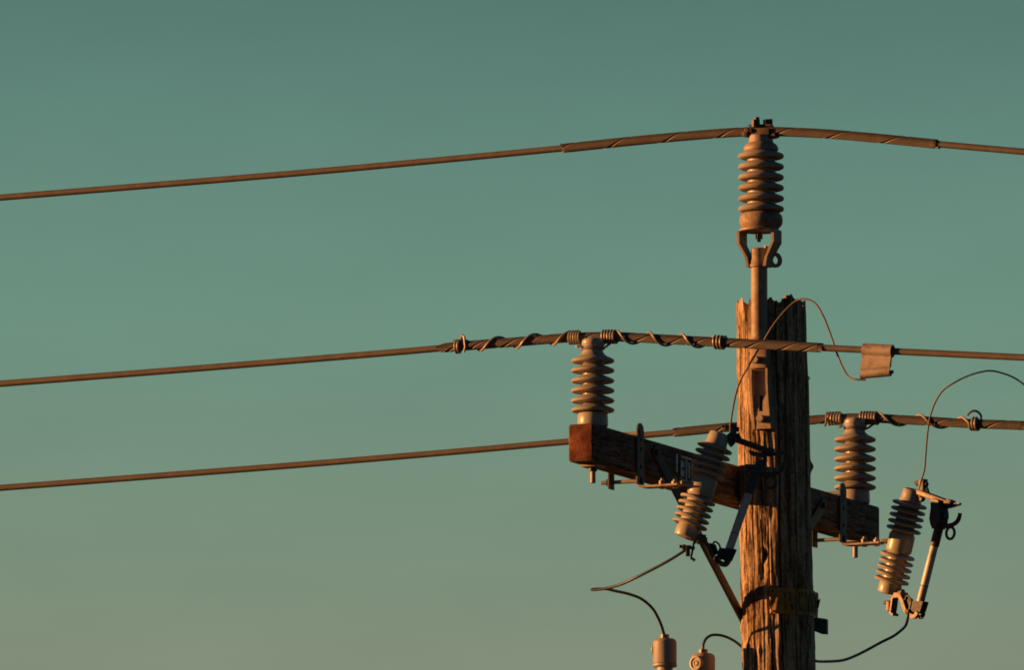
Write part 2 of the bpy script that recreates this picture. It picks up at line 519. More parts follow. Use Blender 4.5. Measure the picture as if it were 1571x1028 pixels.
def make_pole():
    NT = 420
    zs = np.concatenate([np.linspace(-.3, P(0, 1075, 0).z, 40)[:-1], np.linspace(P(0, 1075, 0).z, TOP.z - .05, 420), np.linspace(TOP.z - .05, TOP.z, 30)[1:]])
    th = np.linspace(0, 2 * np.pi, NT, endpoint=False)
    TH, Z = np.meshgrid(th, zs)
    tn = TH / (2 * np.pi)
    d = np.zeros_like(TH)
    d += (vnoise(tn * 60, Z * 3.0, 1, 60) - .5) * .0034
    d += (vnoise(tn * 140, Z * 9.0, 2, 140) - .5) * .0034
    d += (vnoise(tn * 30, Z * 22.0, 3, 30) - .5) * .0026 * (vnoise(tn * 9, Z * 3.5, 4, 9) > .45)
    d += (vnoise(tn * 7, Z * 1.6, 5, 7) - .5) * .0050
    # ragged weathered flakes
    fl = vnoise(tn * 48, Z * 16.0, 6, 48) * vnoise(tn * 16, Z * 5.0, 8, 16)
    d -= np.clip(fl - .42, 0, .25) * .022
    # checks: long narrow cracks along the grain
    def crack(ang, z0, z1, w, dep, wob, seed, open_top=0.0):
        nonlocal d
        c = np.radians(ang) + (vnoise(Z * 5.0, Z * 0 + seed, seed) - .5) * wob + (vnoise(Z * 31.0, Z * 0 + seed, seed + 3) - .5) * wob * .35
        dt = np.abs((TH - c + np.pi) % (2 * np.pi) - np.pi) * .111
        env = np.clip((Z - z0) / .12, 0, 1) * np.clip((z1 - Z) / .10, 0, 1) if not open_top else np.clip((Z - z0) / .12, 0, 1)
        ww = w * (.6 + .8 * vnoise(Z * 9, Z * 0, seed + 5)) + open_top * np.clip((Z - (TOP.z - .07)) / .07, 0, 1)
        d -= dep * env * np.clip(1 - dt / ww, 0, 1) ** .7
    zv = lambda v: P(1188, v, 0).z
    # angles: 180 = left edge, 270 = facing the camera, 0 = right edge
    crack(222, zv(500), 99, .0030, .022, .05, 11, .011)
    crack(203, zv(700), zv(478), .0028, .012, .06, 12)
    crack(229, zv(1028) - .5, zv(640), .0034, .017, .10, 13)
    crack(246, zv(905), zv(662), .0036, .016, .08, 14)
    crack(212, zv(1100), zv(780), .0026, .011, .10, 15)
    crack(258, zv(1100), zv(800), .0030, .012, .08, 16)
    crack(238, zv(705), zv(655), .0060, .020, .05, 17)
    crack(276, zv(1100), 99, .0034, .016, .06, 18)
    crack(293, zv(900), 99, .0040, .016, .07, 19)
    crack(306, zv(1100), zv(520), .0030, .012, .09, 20)
    crack(318, zv(760), 99, .0036, .014, .06, 21)
    crack(333, zv(1000), zv(480), .0030, .012, .08, 22)
    crack(345, zv(720), 99, .0034, .016, .05, 23)
    for i in range(46):
        z0 = zv(1080) + rng.rand() * 1.2
        crack(rng.rand() * 360, z0, z0 + .12 + rng.rand() * .4, .0016 + rng.rand() * .0014, .005 + rng.rand() * .006, .05, 40 + i)
    # knot holes and a splinter standing off the right side
    def blob(ang, v, da, dz, amt):
        nonlocal d
        a = (TH - np.radians(ang) + np.pi) % (2 * np.pi) - np.pi
        d += amt * np.exp(-((a * .111 / da) ** 2 + ((Z - zv(v)) / dz) ** 2))
    blob(250, 857, .008, .018, -.016)
    blob(243, 880, .006, .016, -.010)
    blob(283, 961, .010, .013, -.012)
    blob(2, 716, .008, .016, .012)
    blob(184, 965, .006, .020, .006)
    blob(238, 1005, .007, .012, .007)
    blob(262, 790, .006, .03, -.008)
    R = pole_r(Z) + d
    V = np.zeros(TH.shape + (3,))
    ax = np.array([list(pole_axis(z)) for z in zs])
    V[..., 0] = ax[:, None, 0] + R * np.cos(TH)
    V[..., 1] = ax[:, None, 1] + R * np.sin(TH)
    V[..., 2] = Z
    # splintered top
    tt = th / (2 * np.pi)
    j = (vnoise(tt * 26, tt * 0, 31, 26) - .5) * .008 + (vnoise(tt * 80, tt * 0, 32, 80) - .5) * .011 + (vnoise(tt * 9, tt * 0, 33, 9) - .5) * .010
    j -= (vnoise(tt * 44, tt * 0, 35, 44) > .78) * .010
    def dent(ang, w, amt):
        a = np.abs((th - np.radians(ang) + np.pi) % (2 * np.pi) - np.pi)
        return amt * np.clip(1 - a / np.radians(w), 0, 1)
    j -= dent(221, 10, .035) + dent(337, 7, .024) + dent(205, 4, .010) - dent(300, 14, .012) + dent(283, 3, .012) + dent(262, 4, .012)
    wgt = np.clip((zs - (TOP.z - .10)) / .10, 0, 1) ** 1.5
    V[..., 2] += wgt[:, None] * j[None, :]
    mb = MB()
    nz = len(zs)
    verts = V.reshape(-1, 3)
    idx = np.arange(nz * NT).reshape(nz, NT)
    a, b = idx[:-1], np.roll(idx, -1, 1)[:-1]
    c, e_ = np.roll(idx, -1, 1)[1:], idx[1:]
    faces = np.stack([a, b, c, e_], -1).reshape(-1, 4)
    mb.v = [Vector(q) for q in verts]
    mb.f = [list(map(int, f)) for f in faces]
    # hollowed top
    last = list(range((nz - 1) * NT, nz * NT))
    prev = last
    tc_ = np.array(pole_axis(TOP.z))
    for k, (sc_, dz) in enumerate(((.9, -.012), (.6, -.022), (.25, -.016))):
        st = len(mb.v)
        for i in range(NT):
            q = mb.v[last[i]]
            mb.v.append(Vector((tc_[0] + (q.x - tc_[0]) * sc_, tc_[1] + (q.y - tc_[1]) * sc_, q.z * .5 + TOP.z * .5 + dz + .01 * (vnoise(np.array([i / 6.]), np.array([k * 1.]), 77)[0] - .5))))
        cur = list(range(st, st + NT))
        for i in range(NT):
            i2 = (i + 1) % NT
            mb.f.append([prev[i], prev[i2], cur[i2], cur[i]])
        prev = cur
    mb.f.append(prev)
    mb.m = [0] * len(mb.f)
    o = mb.build('utility_pole', M['pole'], origin=pole_axis(0), angle=60)
    tag(o, 'thick weathered wooden utility pole with cracked grain and splintered jagged top', 'utility pole')
    return o
pole = make_pole()

# ------------------------------------------------------------------ crossarm
RARM = .1125
pz = lambda v: P(1188, v, 0)
c0 = pole_axis(pz(755).z)
c0 = Vector((c0.x, c0.y, 0))
AW, AH = .086, .119
FRONT = c0 - NARM * (RARM - .006)                # a point of the arm face that lies against the pole
A_near = PP(910, 649, FRONT, NARM)
A_far = PP(1350, 778, FRONT, NARM)
ztop = (A_near.z + A_far.z) / 2
tn, tf = (A_near - FRONT).dot(DARM), (A_far - FRONT).dot(DARM)
print('arm z near/far', A_near.z, A_far.z, 't', tn, tf)
slope = (A_far.z - A_near.z) / (tf - tn)
dirA = (DARM + ZUP * slope).normalized()
upA = NARM.cross(dirA); upA = upA if upA.z > 0 else -upA
AF = Frame(A_near, dirA, NARM, upA)              # x along the arm from its near end, y out of the front face, z up from its top
ALEN = (A_far - A_near).length

def make_arm():
    bm = bmesh.new()
    bmesh.ops.create_cube(bm, size=1.0)
    for q in bm.verts:
        q.co = Vector(((q.co.x + .5) * ALEN, (q.co.y - .5) * AW, (q.co.z - .5) * AH))
    bmesh.ops.bevel(bm, geom=bm.edges[:], offset=.0075, segments=3, affect='EDGES', profile=.5)
    me = bpy.data.meshes.new('crossarm')
    bm.to_mesh(me); bm.free()
    me.materials.append(M['arm']); me.materials.append(M['end'])
    for p in me.polygons:
        p.material_index = 1 if abs(p.normal.x) > .8 else 0
    me.shade_smooth(); me.set_sharp_from_angle(angle=math.radians(40))
    o = bpy.data.objects.new('crossarm', me)
    COL.objects.link(o)
    o.matrix_world = Matrix(((AF.x.x, AF.y.x, AF.z.x, AF.o.x), (AF.x.y, AF.y.y, AF.z.y, AF.o.y), (AF.x.z, AF.y.z, AF.z.z, AF.o.z), (0, 0, 0, 1)))
    return tag(o, 'square grey-brown timber crossarm bolted across the pole, reddish cut end towards us', 'crossarm')
arm = make_arm()
LOCF = Frame((0, 0, 0), (1, 0, 0), (0, 1, 0), (0, 0, 1))

def arm_part(mb, name, mats, parent=None):
    return mb.build(name, mats, origin=Vector((0, 0, 0)), root={'_o': (0, 0, 0)}, parent=parent or arm)

def arm_x(u):
    """distance along the arm of picture column u on its front top edge"""
    lo, hi = 0.0, ALEN
    fpx = lambda s: 785.5 + FPX * ((AF.p(s, 0, 0) - CAMP).x / ((AF.p(s, 0, 0) - CAMP).dot(Vector((0, CP, SP)))))
    for _ in range(40):
        mid = (lo + hi) / 2
        if fpx(mid) < u: lo = mid
        else: hi = mid
    return lo

DIG = {'3': [[(0, 1), (1, 1), (1, .5), (.25, .5)], [(1, .5), (1, 0), (0, 0)]],
       '0': [[(0, 0), (0, 1), (1, 1), (1, 0), (0, 0)]],
       '4': [[(.8, 0), (.8, 1), (0, .35), (1, .35)]],
       '1': [[(.5, 0), (.5, 1)]]}
for ch, u0, u1 in (('3', 1044, 1051.5), ('0', 1052.5, 1060), ('4', 1061, 1068.5)):
    x0, x1 = arm_x(u0), arm_x(u1)
    pl = MB().box(LOCF, (x0, x1), (-.0005, .0022), (-.104, -.022), .0008)
    po = arm_part(pl, 'number_plate', M['plate'])
    dg = MB()
    w = x1 - x0
    for line in DIG[ch]:
        for (a, b), (a2, b2) in zip(line, line[1:]):
            A = Vector((x0 + w * (.24 + .52 * a), .0026, -.093 + .060 * b))
            B = Vector((x0 + w * (.24 + .52 * a2), .0026, -.093 + .060 * b2))
            dg.bar(A, B, .0085, .0012, (A - B).cross(Vector((0, 1, 0))), 0, 0, .0042)
    arm_part(dg, 'digit', M['ink'], po)
pin = MB().box(LOCF, (arm_x(1037), arm_x(1039)), (-.0005, .002), (-.080, -.020), .0006)
arm_part(pin, 'number_strip', M['plate'])
# bolt ends and nail holes in the face
for u, dz in ((1024, -.055), (1318, -.062)):
    q = MB().cyl(Vector((arm_x(u), -.004, dz)), Vector((arm_x(u), .0012, dz)), .009, 16)
    arm_part(q, 'bolt_hole', M['ink'])

# ------------------------------------------------------------------ braces
def brace(a_uv, b_uv, label):
    a = PP(a_uv[0], a_uv[1], FRONT + NARM * .005, NARM)
    b = PP(b_uv[0], b_uv[1], FRONT + NARM * .005, NARM)
    z = (b - a).normalized(); x = z.cross(NARM).normalized()
    o = thing('crossarm_brace', b, label, 'brace', 'flat steel braces under the crossarm')
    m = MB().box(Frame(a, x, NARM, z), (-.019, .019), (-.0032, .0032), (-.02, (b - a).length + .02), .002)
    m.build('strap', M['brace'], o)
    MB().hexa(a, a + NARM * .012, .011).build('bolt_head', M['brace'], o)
    return o
brace((1006, 695), (1143, 957), 'long flat steel brace slanting down from the crossarm to the left edge of the pole')
brace((1262, 776), (1151, 957), 'short visible end of a flat steel brace under the crossarm, right of the pole')

# ------------------------------------------------------------------ insulators
def shed(c, core, edge, t, up=8.0):
    """profile points going downwards, c is the height of the rim, all in picture units"""
    return [(core, c + up), (core + (edge - core) * .30, c + up * .74), (core + (edge - core) * .64, c + up * .48), (edge - t * .55, c + t * .52),
            (edge - t * .16, c + t * .34), (edge, c), (edge - t * .18, c - t * .34), (edge - t * .6, c - t * .5), (edge - (edge - core) * .45, c - t * .28), (core + 1.6, c - t * .12), (core, c - t * .30)]

def prof_m(pts, k):
    """top-down picture profile -> lathe profile (upwards) in metres"""
    return [(max(r, .2) * k, h * k) for r, h in reversed(pts)]

def line_post(base, label, k):
    """post insulator standing on the arm; picture units measured up from its foot"""
    o = thing('post_insulator', base, label, 'insulator', 'post insulators on the crossarm')
    H = lambda v: 650 - v
    p = [(.2, H(514.6)), (8, H(514.8)), (13.5, H(516)), (16, H(518.5)), (16.6, H(521)), (16, H(525)), (14.6, H(527.5)), (14.4, H(531)), (15.6, H(535)), (17.5, H(539))]
    for i, v in enumerate((549.5, 564.4, 580, 595, 610.4, 624.8)):
        s_ = shed(H(v), 15 if i else 17, 33, 5.8, 9.4)
        p += s_[1:] if i == 0 else s_
    p += [(16, H(628.6)), (21.5, H(629.4)), (22.6, H(631)), (23.2, H(640)), (23.2, H(648)), (22.4, H(650))]
    MB().lathe(base, ZUP, prof_m(p, 1 / k), 56).build('insulator_body', M['glaze'], o)
    # steel stud through the arm with square washer and nut below
    bot = base - ZUP * (AH + .001)
    MB().box(Frame(bot, DARM, NARM, ZUP), (-.030, .030), (-.030, .030), (-.008, -.001), .001).build('washer_plate', M['galv'], o)
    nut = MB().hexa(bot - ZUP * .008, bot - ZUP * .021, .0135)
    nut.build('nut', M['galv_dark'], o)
    MB().cyl(bot - ZUP * .02, bot - ZUP * .058, .0085, 16).build('stud', M['galv'], o)
    return o
def arm_top(x, back=.043):
    return AF.p(x, -back, 0.001)
def arm_x_c(u):
    lo, hi = 0.0, ALEN
    for _ in range(40):
        mid = (lo + hi) / 2
        q = arm_top(mid) - CAMP
        if 785.5 + FPX * q.x / q.dot(Vector((0, CP, SP))) < u: lo = mid
        else: hi = mid
    return lo
IL, IR = arm_top(arm_x_c(909.5)), arm_top(arm_x_c(1312))
print('ins y', IL.y, IR.y)
ins_l = line_post(IL, 'grey ribbed post insulator standing on the near left end of the crossarm', 482)
ins_r = line_post(IR, 'grey ribbed post insulator standing on the far right end of the crossarm', 481)

# pole top pin bracket and its insulator
PIN = P(1164.8, 460, -.128)
BF = Frame(Vector((PIN.x, PIN.y, 0)), NARM, -DARM, ZUP)      # x across, y outwards from the pole, z up
zb = lambda v: P(1165, v, -.128).z
K = 480.0
br = thing('pole_top_bracket', Vector((PIN.x, PIN.y, zb(660))), 'grey steel pipe bracket bolted to the pole top, forked head with eye hole', 'bracket')
MB().cyl(BF.p(0, 0, zb(528)), BF.p(0, 0, zb(381)), .0262, 28).build('pipe', M['pinsteel'], br)
MB().lathe(BF.p(0, 0, zb(529)), ZUP, [(.027, 0), (.0315, .001), (.033, .005), (.0315, .009), (.0285, .011), (.031, .014), (.031, .018), (.027, .021)], 28).build('collar', M['pinsteel'], br)
# mounting casting
mc = MB()
mc.box(BF, (-.029, .029), (-.03, .012), (zb(566), zb(524)), .010)
for sgn in (-1, 1):
    mc.prism(Frame(BF.p(sgn * .0275, 0, 0), BF.y, BF.x, ZUP),
             [(-.03, zb(566)), (.010, zb(566)), (.016, zb(585)), (.018, zb(615)), (.015, zb(640)), (.012, zb(659)), (-.03, zb(659))], -.0035, .0035)
# the slanting web with its slot
fx = lambda zv_: -.020 + .028 * min(1, max(0, (zv_ - 566) / 62))
def web(v0, v1, x0, x1):
    n = 6
    pts = [(fx(v0 + (v1 - v0) * i / n), zb(v0 + (v1 - v0) * i / n)) for i in range(n + 1)]
    mc.ribbon(Frame(BF.p(0, 0, 0), BF.y, BF.x, ZUP), pts, .005, x0, x1)
web(566, 607, -.024, .024); web(607, 632, -.024, -.0065); web(607, 632, .0065, .024); web(632, 659, -.024, .024)
for q in mc.v:
    if q.z < zb(560): q += NARM * (.013 * (zb(560) - q.z) / (zb(560) - zb(659)))
mc.build('mounting_casting', M['pinsteel'], br)
for v, r, ln, xo in ((553, .013, .020, -.004), (644, .013, .018, .012)):
    yo = .012 if v < 600 else .011
    b_ = MB().hexa(BF.p(xo, yo, zb(v)), BF.p(xo, yo + ln, zb(v)), r)
    b_.build('bolt', M['pinsteel'], br)
# forked head: two straps across the pipe, flange above
yk = MB()
yf = Frame(BF.p(0, 0, 0), NARM, DARM, ZUP)
for sgn in (-1, 1):
    outer = [(sgn * .0600, zb(354)), (sgn * .0600, zb(373)), (sgn * .034, zb(396)), (sgn * .0290, zb(410))]
    m_ = len(outer)
    # strap narrows downwards
    for (q0, q1), (w0, w1) in zip(zip(outer, outer[1:]), ((.032, .032), (.032, .026), (.026, .026))):
        vs = []
        for (a, zz), w in ((q0, w0), (q1, w1)):
            for dx_ in (-.0045, .0045):
                for c in (-w, w):
                    vs.append(yf.p(a + dx_, c, zz))
        yk.add(vs, [[0, 1, 3, 2], [4, 6, 7, 5], [0, 4, 5, 1], [2, 3, 7, 6], [0, 2, 6, 4], [1, 5, 7, 3]])
yk.lathe(BF.p(0, 0, zb(411)), ZUP, [(.0270, 0), (.0325, .002), (.0325, .008), (.030, .012), (.0268, .028)], 28)
yk.lathe(BF.p(0, 0, zb(355.5)), ZUP, [(.060, 0), (.064, .0015), (.064, .007), (.060, .009)], 36)
yoke = yk.build('yoke', M['pinsteel'], br)
# eye tab
tb = Frame(BF.p(0, 0, 0) + NARM * .020 - DARM * .006, Vector((.78, .62, 0)), Vector((.62, -.78, 0)), ZUP)
cx_, cz_, rO, rI = .046, zb(398), .0245, .0135
et = MB()
vs, fs = [], []
n_ = 32
for k in range(n_):
    a = 2 * math.pi * k / n_
    for rr_, c in ((rO, -.005), (rO, .005), (rI, .005), (rI, -.005)):
        vs.append(tb.p(cx_ + rr_ * math.cos(a), c, cz_ + rr_ * math.sin(a)))
for k in range(n_):
    k2 = (k + 1) % n_
    for j in range(4):
        j2 = (j + 1) % 4
        fs.append([k * 4 + j, k * 4 + j2, k2 * 4 + j2, k2 * 4 + j])
et.add(vs, fs)
web_ = [(.002, zb(411)), (.002, zb(377)), (.014, zb(379))]
for k in range(11):
    a = math.radians(112 + 136 * k / 10)
    web_.append((cx_ + (rI + .004) * math.cos(a), cz_ + (rI + .004) * math.sin(a)))
web_.insert(3, (cx_ - .004, cz_ + rO - .0015)); web_.append((cx_ - .004, cz_ - rO + .0015))
et.prism(tb, web_, -.0046, .0046)
et.build('eye_tab', M['pinsteel'], br)
MB().hexa(BF.p(0, 0, zb(357)), BF.p(0, 0, zb(366.5)), .0115).build('nut', M['galv_dark'], br)
MB().cyl(BF.p(0, 0, zb(366)), BF.p(0, 0, zb(371)), .0062, 14).build('stud_end', M['galv_dark'], br)

TI = P(1167.8, 352, -.128)
ti = thing('pole_top_insulator', TI, 'tallest ribbed insulator, upright on the forked bracket above the pole top', 'insulator')
H = lambda v: 352.5 - v
p = [(18, H(226)), (21, H(231.5))]
for i, v in enumerate((239, 255.6, 272, 288.3, 304.8, 321)):
    p += shed(H(v), 21, 35.4, 8.4, 8.6)
p += [(22, H(326.6))]
MB().lathe(TI, ZUP, prof_m(p, 1 / K), 56).build('insulator_body', M['glaze_top'], ti)
p = [(22, H(326)), (28, H(327.5)), (31.5, H(330.5)), (33, H(336)), (33, H(342)), (31.6, H(346)), (28, H(350)), (26, H(352))]
MB().lathe(TI, ZUP, prof_m(p, 1 / K), 48).build('base_cap', M['cement'], ti)
p = [(14, H(206)), (17.5, H(207.5)), (18.2, H(213)), (19, H(218)), (24, H(221.5)), (26.6, H(226)), (26.4, H(230)), (24, H(232.5)), (20, H(233))]
cap_o = MB().lathe(TI, ZUP, prof_m(p, 1 / K), 40).build('top_cap', M['capmetal'], ti)

# ------------------------------------------------------------------ conductors
SLOPE = -.42
def wire_fn(pts, u0, y0):
    uu = np.array([q[0] for q in pts], float); vv = np.array([q[1] for q in pts], float)
    curve = np.array(catmull(pts, 24))
    sl0 = (vv[1] - vv[0]) / (uu[1] - uu[0]); sl1 = (vv[-1] - vv[-2]) / (uu[-1] - uu[-2])
    def f(u):
        if u < uu[0]: v = vv[0] + (u - uu[0]) * sl0 + (u - uu[0]) ** 2 * 4e-6
        elif u > uu[-1]: v = vv[-1] + (u - uu[-1]) * sl1 - (u - uu[-1]) ** 2 * 4e-6
        else: v = float(np.interp(u, curve[:, 0], curve[:, 1]))
        return P(u, v, y0 + SLOPE * (u - u0) / SCALE)
    return f

def stranded(mb, f, u0, u1, r, nl, depth, pitch, seg, step, gap=None, ends=True, taper=0, mat=0, hand=1, phase=0.0):
    """a rope of nl round strands laid around the wire centre line"""
    n = max(2, int((u1 - u0) / SCALE / step))
    pts = [f(u0 + (u1 - u0) * i / n) for i in range(n + 1)]
    s = 0.0
    K_ = nl * seg
    vs, fs = [], []
    for i in range(n + 1):
        t = (pts[min(i + 1, n)] - pts[max(i - 1, 0)]).normalized()
        if i: s += (pts[i] - pts[i - 1]).length
        x = (ZUP - t * t.z).normalized(); y = t.cross(x)
        tw = -hand * 2 * math.pi * s / pitch + phase
        sc = 1.0
        for k in range(K_):
            lobe, q = divmod(k, seg)
            ph = (q / seg) * 2 - 1
            rr = r - depth * (1 - math.sqrt(max(0, 1 - ph * ph)))
            if gap is not None and lobe in gap: rr = r - depth * 1.35
            a = 2 * math.pi * k / K_ + tw
            vs.append(pts[i] + x * (rr * sc * math.cos(a)) + y * (rr * sc * math.sin(a)))
    for i in range(n):
        for k in range(K_):
            k2 = (k + 1) % K_
            fs.append([i * K_ + k, i * K_ + k2, (i + 1) * K_ + k2, (i + 1) * K_ + k])
    if ends:
        fs.append(list(range(K_ - 1, -1, -1))); fs.append([n * K_ + k for k in range(K_)])
    mb.add(vs, fs, mat)

W1 = [(0, 303), (240, 283.5), (480, 263.4), (700, 243), (865, 227), (993, 213.8), (1105, 204.2), (1140, 202.2), (1168, 201), (1190, 201.5), (1264, 204.8), (1343, 211.5), (1432, 220.2), (1571, 232.6)]
W2 = [(0, 589), (240, 570.4), (480, 551), (640, 537.6), (700, 532), (742, 528.4), (790, 524.8), (843, 520.4), (874, 518.2), (905, 517), (945, 516.8), (972, 517.8), (1013, 520.2), (1068, 523.2), (1122, 526.2), (1204, 530.4), (1260, 533.6), (1320, 536.6), (1393, 540.2), (1571, 548.6)]
W3 = [(0, 749), (240, 730.6), (480, 711.8), (700, 693.2), (858, 679), (1013, 665.8), (1081, 659.2), (1122, 655.4), (1240, 645.2), (1275, 642.6), (1312, 641.4), (1340, 641.6), (1364, 643), (1425, 646.4), (1485, 650), (1546, 652.2), (1571, 653.2)]
f1 = wire_fn(W1, 1168, PIN.y)
ins_off = .036
f2 = wire_fn(W2, 909.5, IL.y + ins_off)
f3 = wire_fn(W3, 1312, IR.y + ins_off)
RC, RA = .0107, .0152
def power_line(f, a0, a1, label, gaps, ph):
    mb = MB()
    stranded(mb, f, -80, a0 + 12, RC, 15, .0011, .20, 3, .006, phase=ph)
    if a1 < 1660:
        stranded(mb, f, a1 - 12, 1660, RC, 15, .0011, .20, 3, .006, phase=ph)
    mb.tube([f(u) for u in np.linspace(-6000, -79, 60)], RC - .0003, 14)
    mb.tube([f(u) for u in np.linspace(1659 if a1 < 1660 else a1, 7000, 60)], RC - .0003, 14)
    o = mb.build('power_line', M['alu'], angle=80)
    tag(o, label, 'power line', 'power line conductors')
    return o
def rods(f, o, a0, a1, gaps, ph, ragged=False):
    m = MB()
    stranded(m, f, a0, a1, RA, 13, .0021, .19, 5, .005, gaps, True, 0, 0, 1, ph)
    # rod ends of slightly different lengths
    R_ = random.Random(int(a0))
    for (ua, dr) in ((a0, -1), (a1, 1)):
        for k in range(13):
            if k in gaps: continue
            L = R_.uniform(2, 9) * (2.2 if ragged and dr < 0 else 1)
            sdist = (0 if dr < 0 else (f(a1) - f(a0)).length)
            pts = []
            for i in range(5):
                u = ua - dr * 6 + dr * (6 + L) * i / 4
                c = f(u); t = (f(u + 1) - f(u - 1)).normalized()
                x = (ZUP - t * t.z).normalized(); y = t.cross(x)
                s_ = (c - f(a0)).dot(t)
                a = 2 * math.pi * (k + .5) / 13 - 2 * math.pi * s_ / .19 + ph
                pts.append(c + (x * math.cos(a) + y * math.sin(a)) * (RA - .0024))
            m.tube(pts, .0023, 6)
    p_ = under(m, 'armour_rods', M['alu'], o)
    return p_
l1 = power_line(f1, 867, 1437, 'uppermost stranded power line, clamped over the tall insulator above the pole', (0,), .4)
rods(f1, l1, 869, 1434, (0,), 1.1)
l2 = power_line(f2, 682, 1262, 'middle stranded power line, tied to the near insulator and crossing in front of the pole', (0,), 1.2)
rods(f2, l2, 690, 1256, (0, 5), 2.2, True)
l3 = power_line(f3, 1040, 1575, 'lowest stranded power line, passing behind the pole to the far insulator', (0,), 2.0)
rods(f3, l3, 1042, 1568, (0,), .3)

# clamp of the pole top insulator, holding the uppermost line
cl = MB()
C1 = f1(1168)
wd = (f1(1200) - f1(1140)).normalized()
cf = Frame(C1, wd, -DARM, ZUP)
def saddle(pts, w0, w1, t):
    cl.ribbon(cf, pts, t, w0, w1)
saddle([(-.054, -.013), (-.040, -.018), (0, -.0205), (.040, -.018), (.054, -.013)], -.020, .020, .009)       # lower trough
saddle([(-.040, .0180), (-.020, .0190), (.020, .0190), (.036, .0180)], -.016, .010, .005)                    # keeper
cl.box(cf, (-.026, .036), (.0165, .023), (-.024, .008), .003)                                                 # front cheek
cl.box(cf, (-.036, .036), (-.026, -.0165), (-.022, .018), .003)                                               # rear cheek
for sx in (-1, 1):
    cl.lathe(cf.p(sx * .047, .018 if sx < 0 else .006, -.012), cf.y, [(.004, -.010), (.0085, -.009), (.0095, -.004), (.0095, .004), (.0085, .009), (.004, .010)], 18)
cl.lathe(cf.p(-.037, .026, .000), cf.y, [(.007, -.004), (.0085, -.002), (.0085, .005), (.006, .007)], 16)
clamp = cl.build('line_clamp', M['bronze'], ti)
b1 = MB().hexa(cf.p(-.015, .010, .012), cf.p(-.015, .010, .036), .0135)
b1.cyl(cf.p(-.011, .010, .034), cf.p(-.011, .010, .044), .0085, 14)
sub(b1, 'bolt', M['bronze'], clamp, ti)
b2 = MB().hexa(cf.p(.020, -.004, .016), cf.p(.020, -.004, .038), .0145)
b2.cyl(cf.p(.030, -.006, .02), cf.p(.030, -.006, .040), .006, 12)
sub(b2, 'bolt', M['galv_dark'], clamp, ti)

# tie wires
def wrap(f, u0, u1, turns, phase, r=RA + .0042, n=None, hand=-1):
    """hand +1 gives strokes leaning like /, -1 like \\ on the camera side"""
    n = n or max(8, int(abs(turns) * 20))
    pts = []
    for i in range(n + 1):
        t = i / n
        u = u0 + (u1 - u0) * t
        c = f(u); tn_ = (f(u + 2) - f(u - 2)).normalized()
        x = (ZUP - tn_ * tn_.z).normalized(); y = tn_.cross(x)
        a = phase - hand * 2 * math.pi * turns * t
        pts.append(c + x * (r * math.cos(a)) + y * (r * math.sin(a)))
    return pts
RT = .0039
def around(f_ins, base, up, k):
    """turns of tie wire in the insulator's neck groove"""
    pts = []
    for i in range(47):
        a = math.pi * .30 + 2 * math.pi * 1.9 * i / 46
        pts.append(base + ZUP * (up + .0052 * (i / 46 - .5)) + Vector((math.cos(a), math.sin(a), 0)) * (.0315 + .0035))
    return pts
tw = MB()
# near insulator, left half then right half
tw.tube(wrap(f2, 698, 706, 2.0, 0.5, hand=1), RT, 8)
tw.tube(wrap(f2, 706, 873, 3.0, 0.5 + 4 * math.pi, hand=1), RT, 8)
tw.tube(wrap(f2, 873, 891, 5.0, 0.5, hand=1), RT, 8)
e0 = wrap(f2, 698, 706, 2.0, .5, hand=1)[0]
tw.tube([P(712, 540, e0.y - .012), P(714, 532, e0.y - .022), P(713, 524, e0.y - .022), P(712.5, 517, e0.y - .018), P(709.5, 514.5, e0.y - .012), P(707.5, 518, e0.y - .006), P(707, 524, e0.y), P(707.5, 530, e0.y + .01)], RT, 8)
tw.tube(wrap(f2, 926, 947, 5.0, 0.2, hand=-1), RT, 8)
tw.tube(wrap(f2, 947, 1097, 3.0, .2, hand=-1), RT, 8)
tw.tube(wrap(f2, 1097, 1112, 3.0, .2, hand=-1), RT, 8)
gh = (650 - 530.5) / 482
tw.tube(around(f2, IL, gh, 1), RT, 8)
for (ua, va, ub, vb) in ((891, 530, 884, 532), (928, 526, 922, 532), (936, 527, 924, 535)):
    tw.tube([P(ua, va, IL.y + .01), P((ua + ub) / 2, (va + vb) / 2 + .8, IL.y - .012), P(ub, vb, IL.y - .022)], RT, 8)
t2 = tw.build('tie_wire', M['tie'])
tag(t2, 'thin tie wire coiled round the middle line and the near left insulator', 'tie wire', 'tie wires holding lines to insulators')
tw = MB()
tw.tube(wrap(f3, 1270, 1292, 5.0, .6, hand=1), RT, 8)
q0 = wrap(f3, 1270, 1292, 5.0, .6, hand=1)[0]
tw.tube([q0, P(1267.5, 648, q0.y - .018), P(1265.5, 654, q0.y - .022)], RT, 8)
tw.tube(wrap(f3, 1322, 1348, 6.0, .2, hand=-1), RT, 8)
tw.tube(wrap(f3, 1348, 1489, 2.2, .2, hand=-1), RT, 8)
tw.tube(wrap(f3, 1490, 1501, 2.5, .2 + 4.4 * math.pi, hand=-1), RT * 1.15, 8)
qe = wrap(f3, 1490, 1501, 2.5, .2 + 4.4 * math.pi, hand=-1)[-1]
tw.tube(wirepath([(1502, 648, qe.y), (1505, 643, qe.y), (1504.5, 637, qe.y), (1500, 632, qe.y), (1494, 630.5, qe.y), (1488, 633, qe.y), (1484, 638, qe.y)], 5), RT, 8)
tw.tube(around(f3, IR, gh, 1), RT, 8)
for (ua, va, ub, vb) in ((1292, 653, 1287, 656), (1330, 650, 1325, 656), (1340, 651, 1327, 659)):
    tw.tube([P(ua, va, IR.y + .01), P((ua + ub) / 2, (va + vb) / 2 + .8, IR.y - .012), P(ub, vb, IR.y - .022)], RT, 8)
t3 = tw.build('tie_wire', M['tie'])
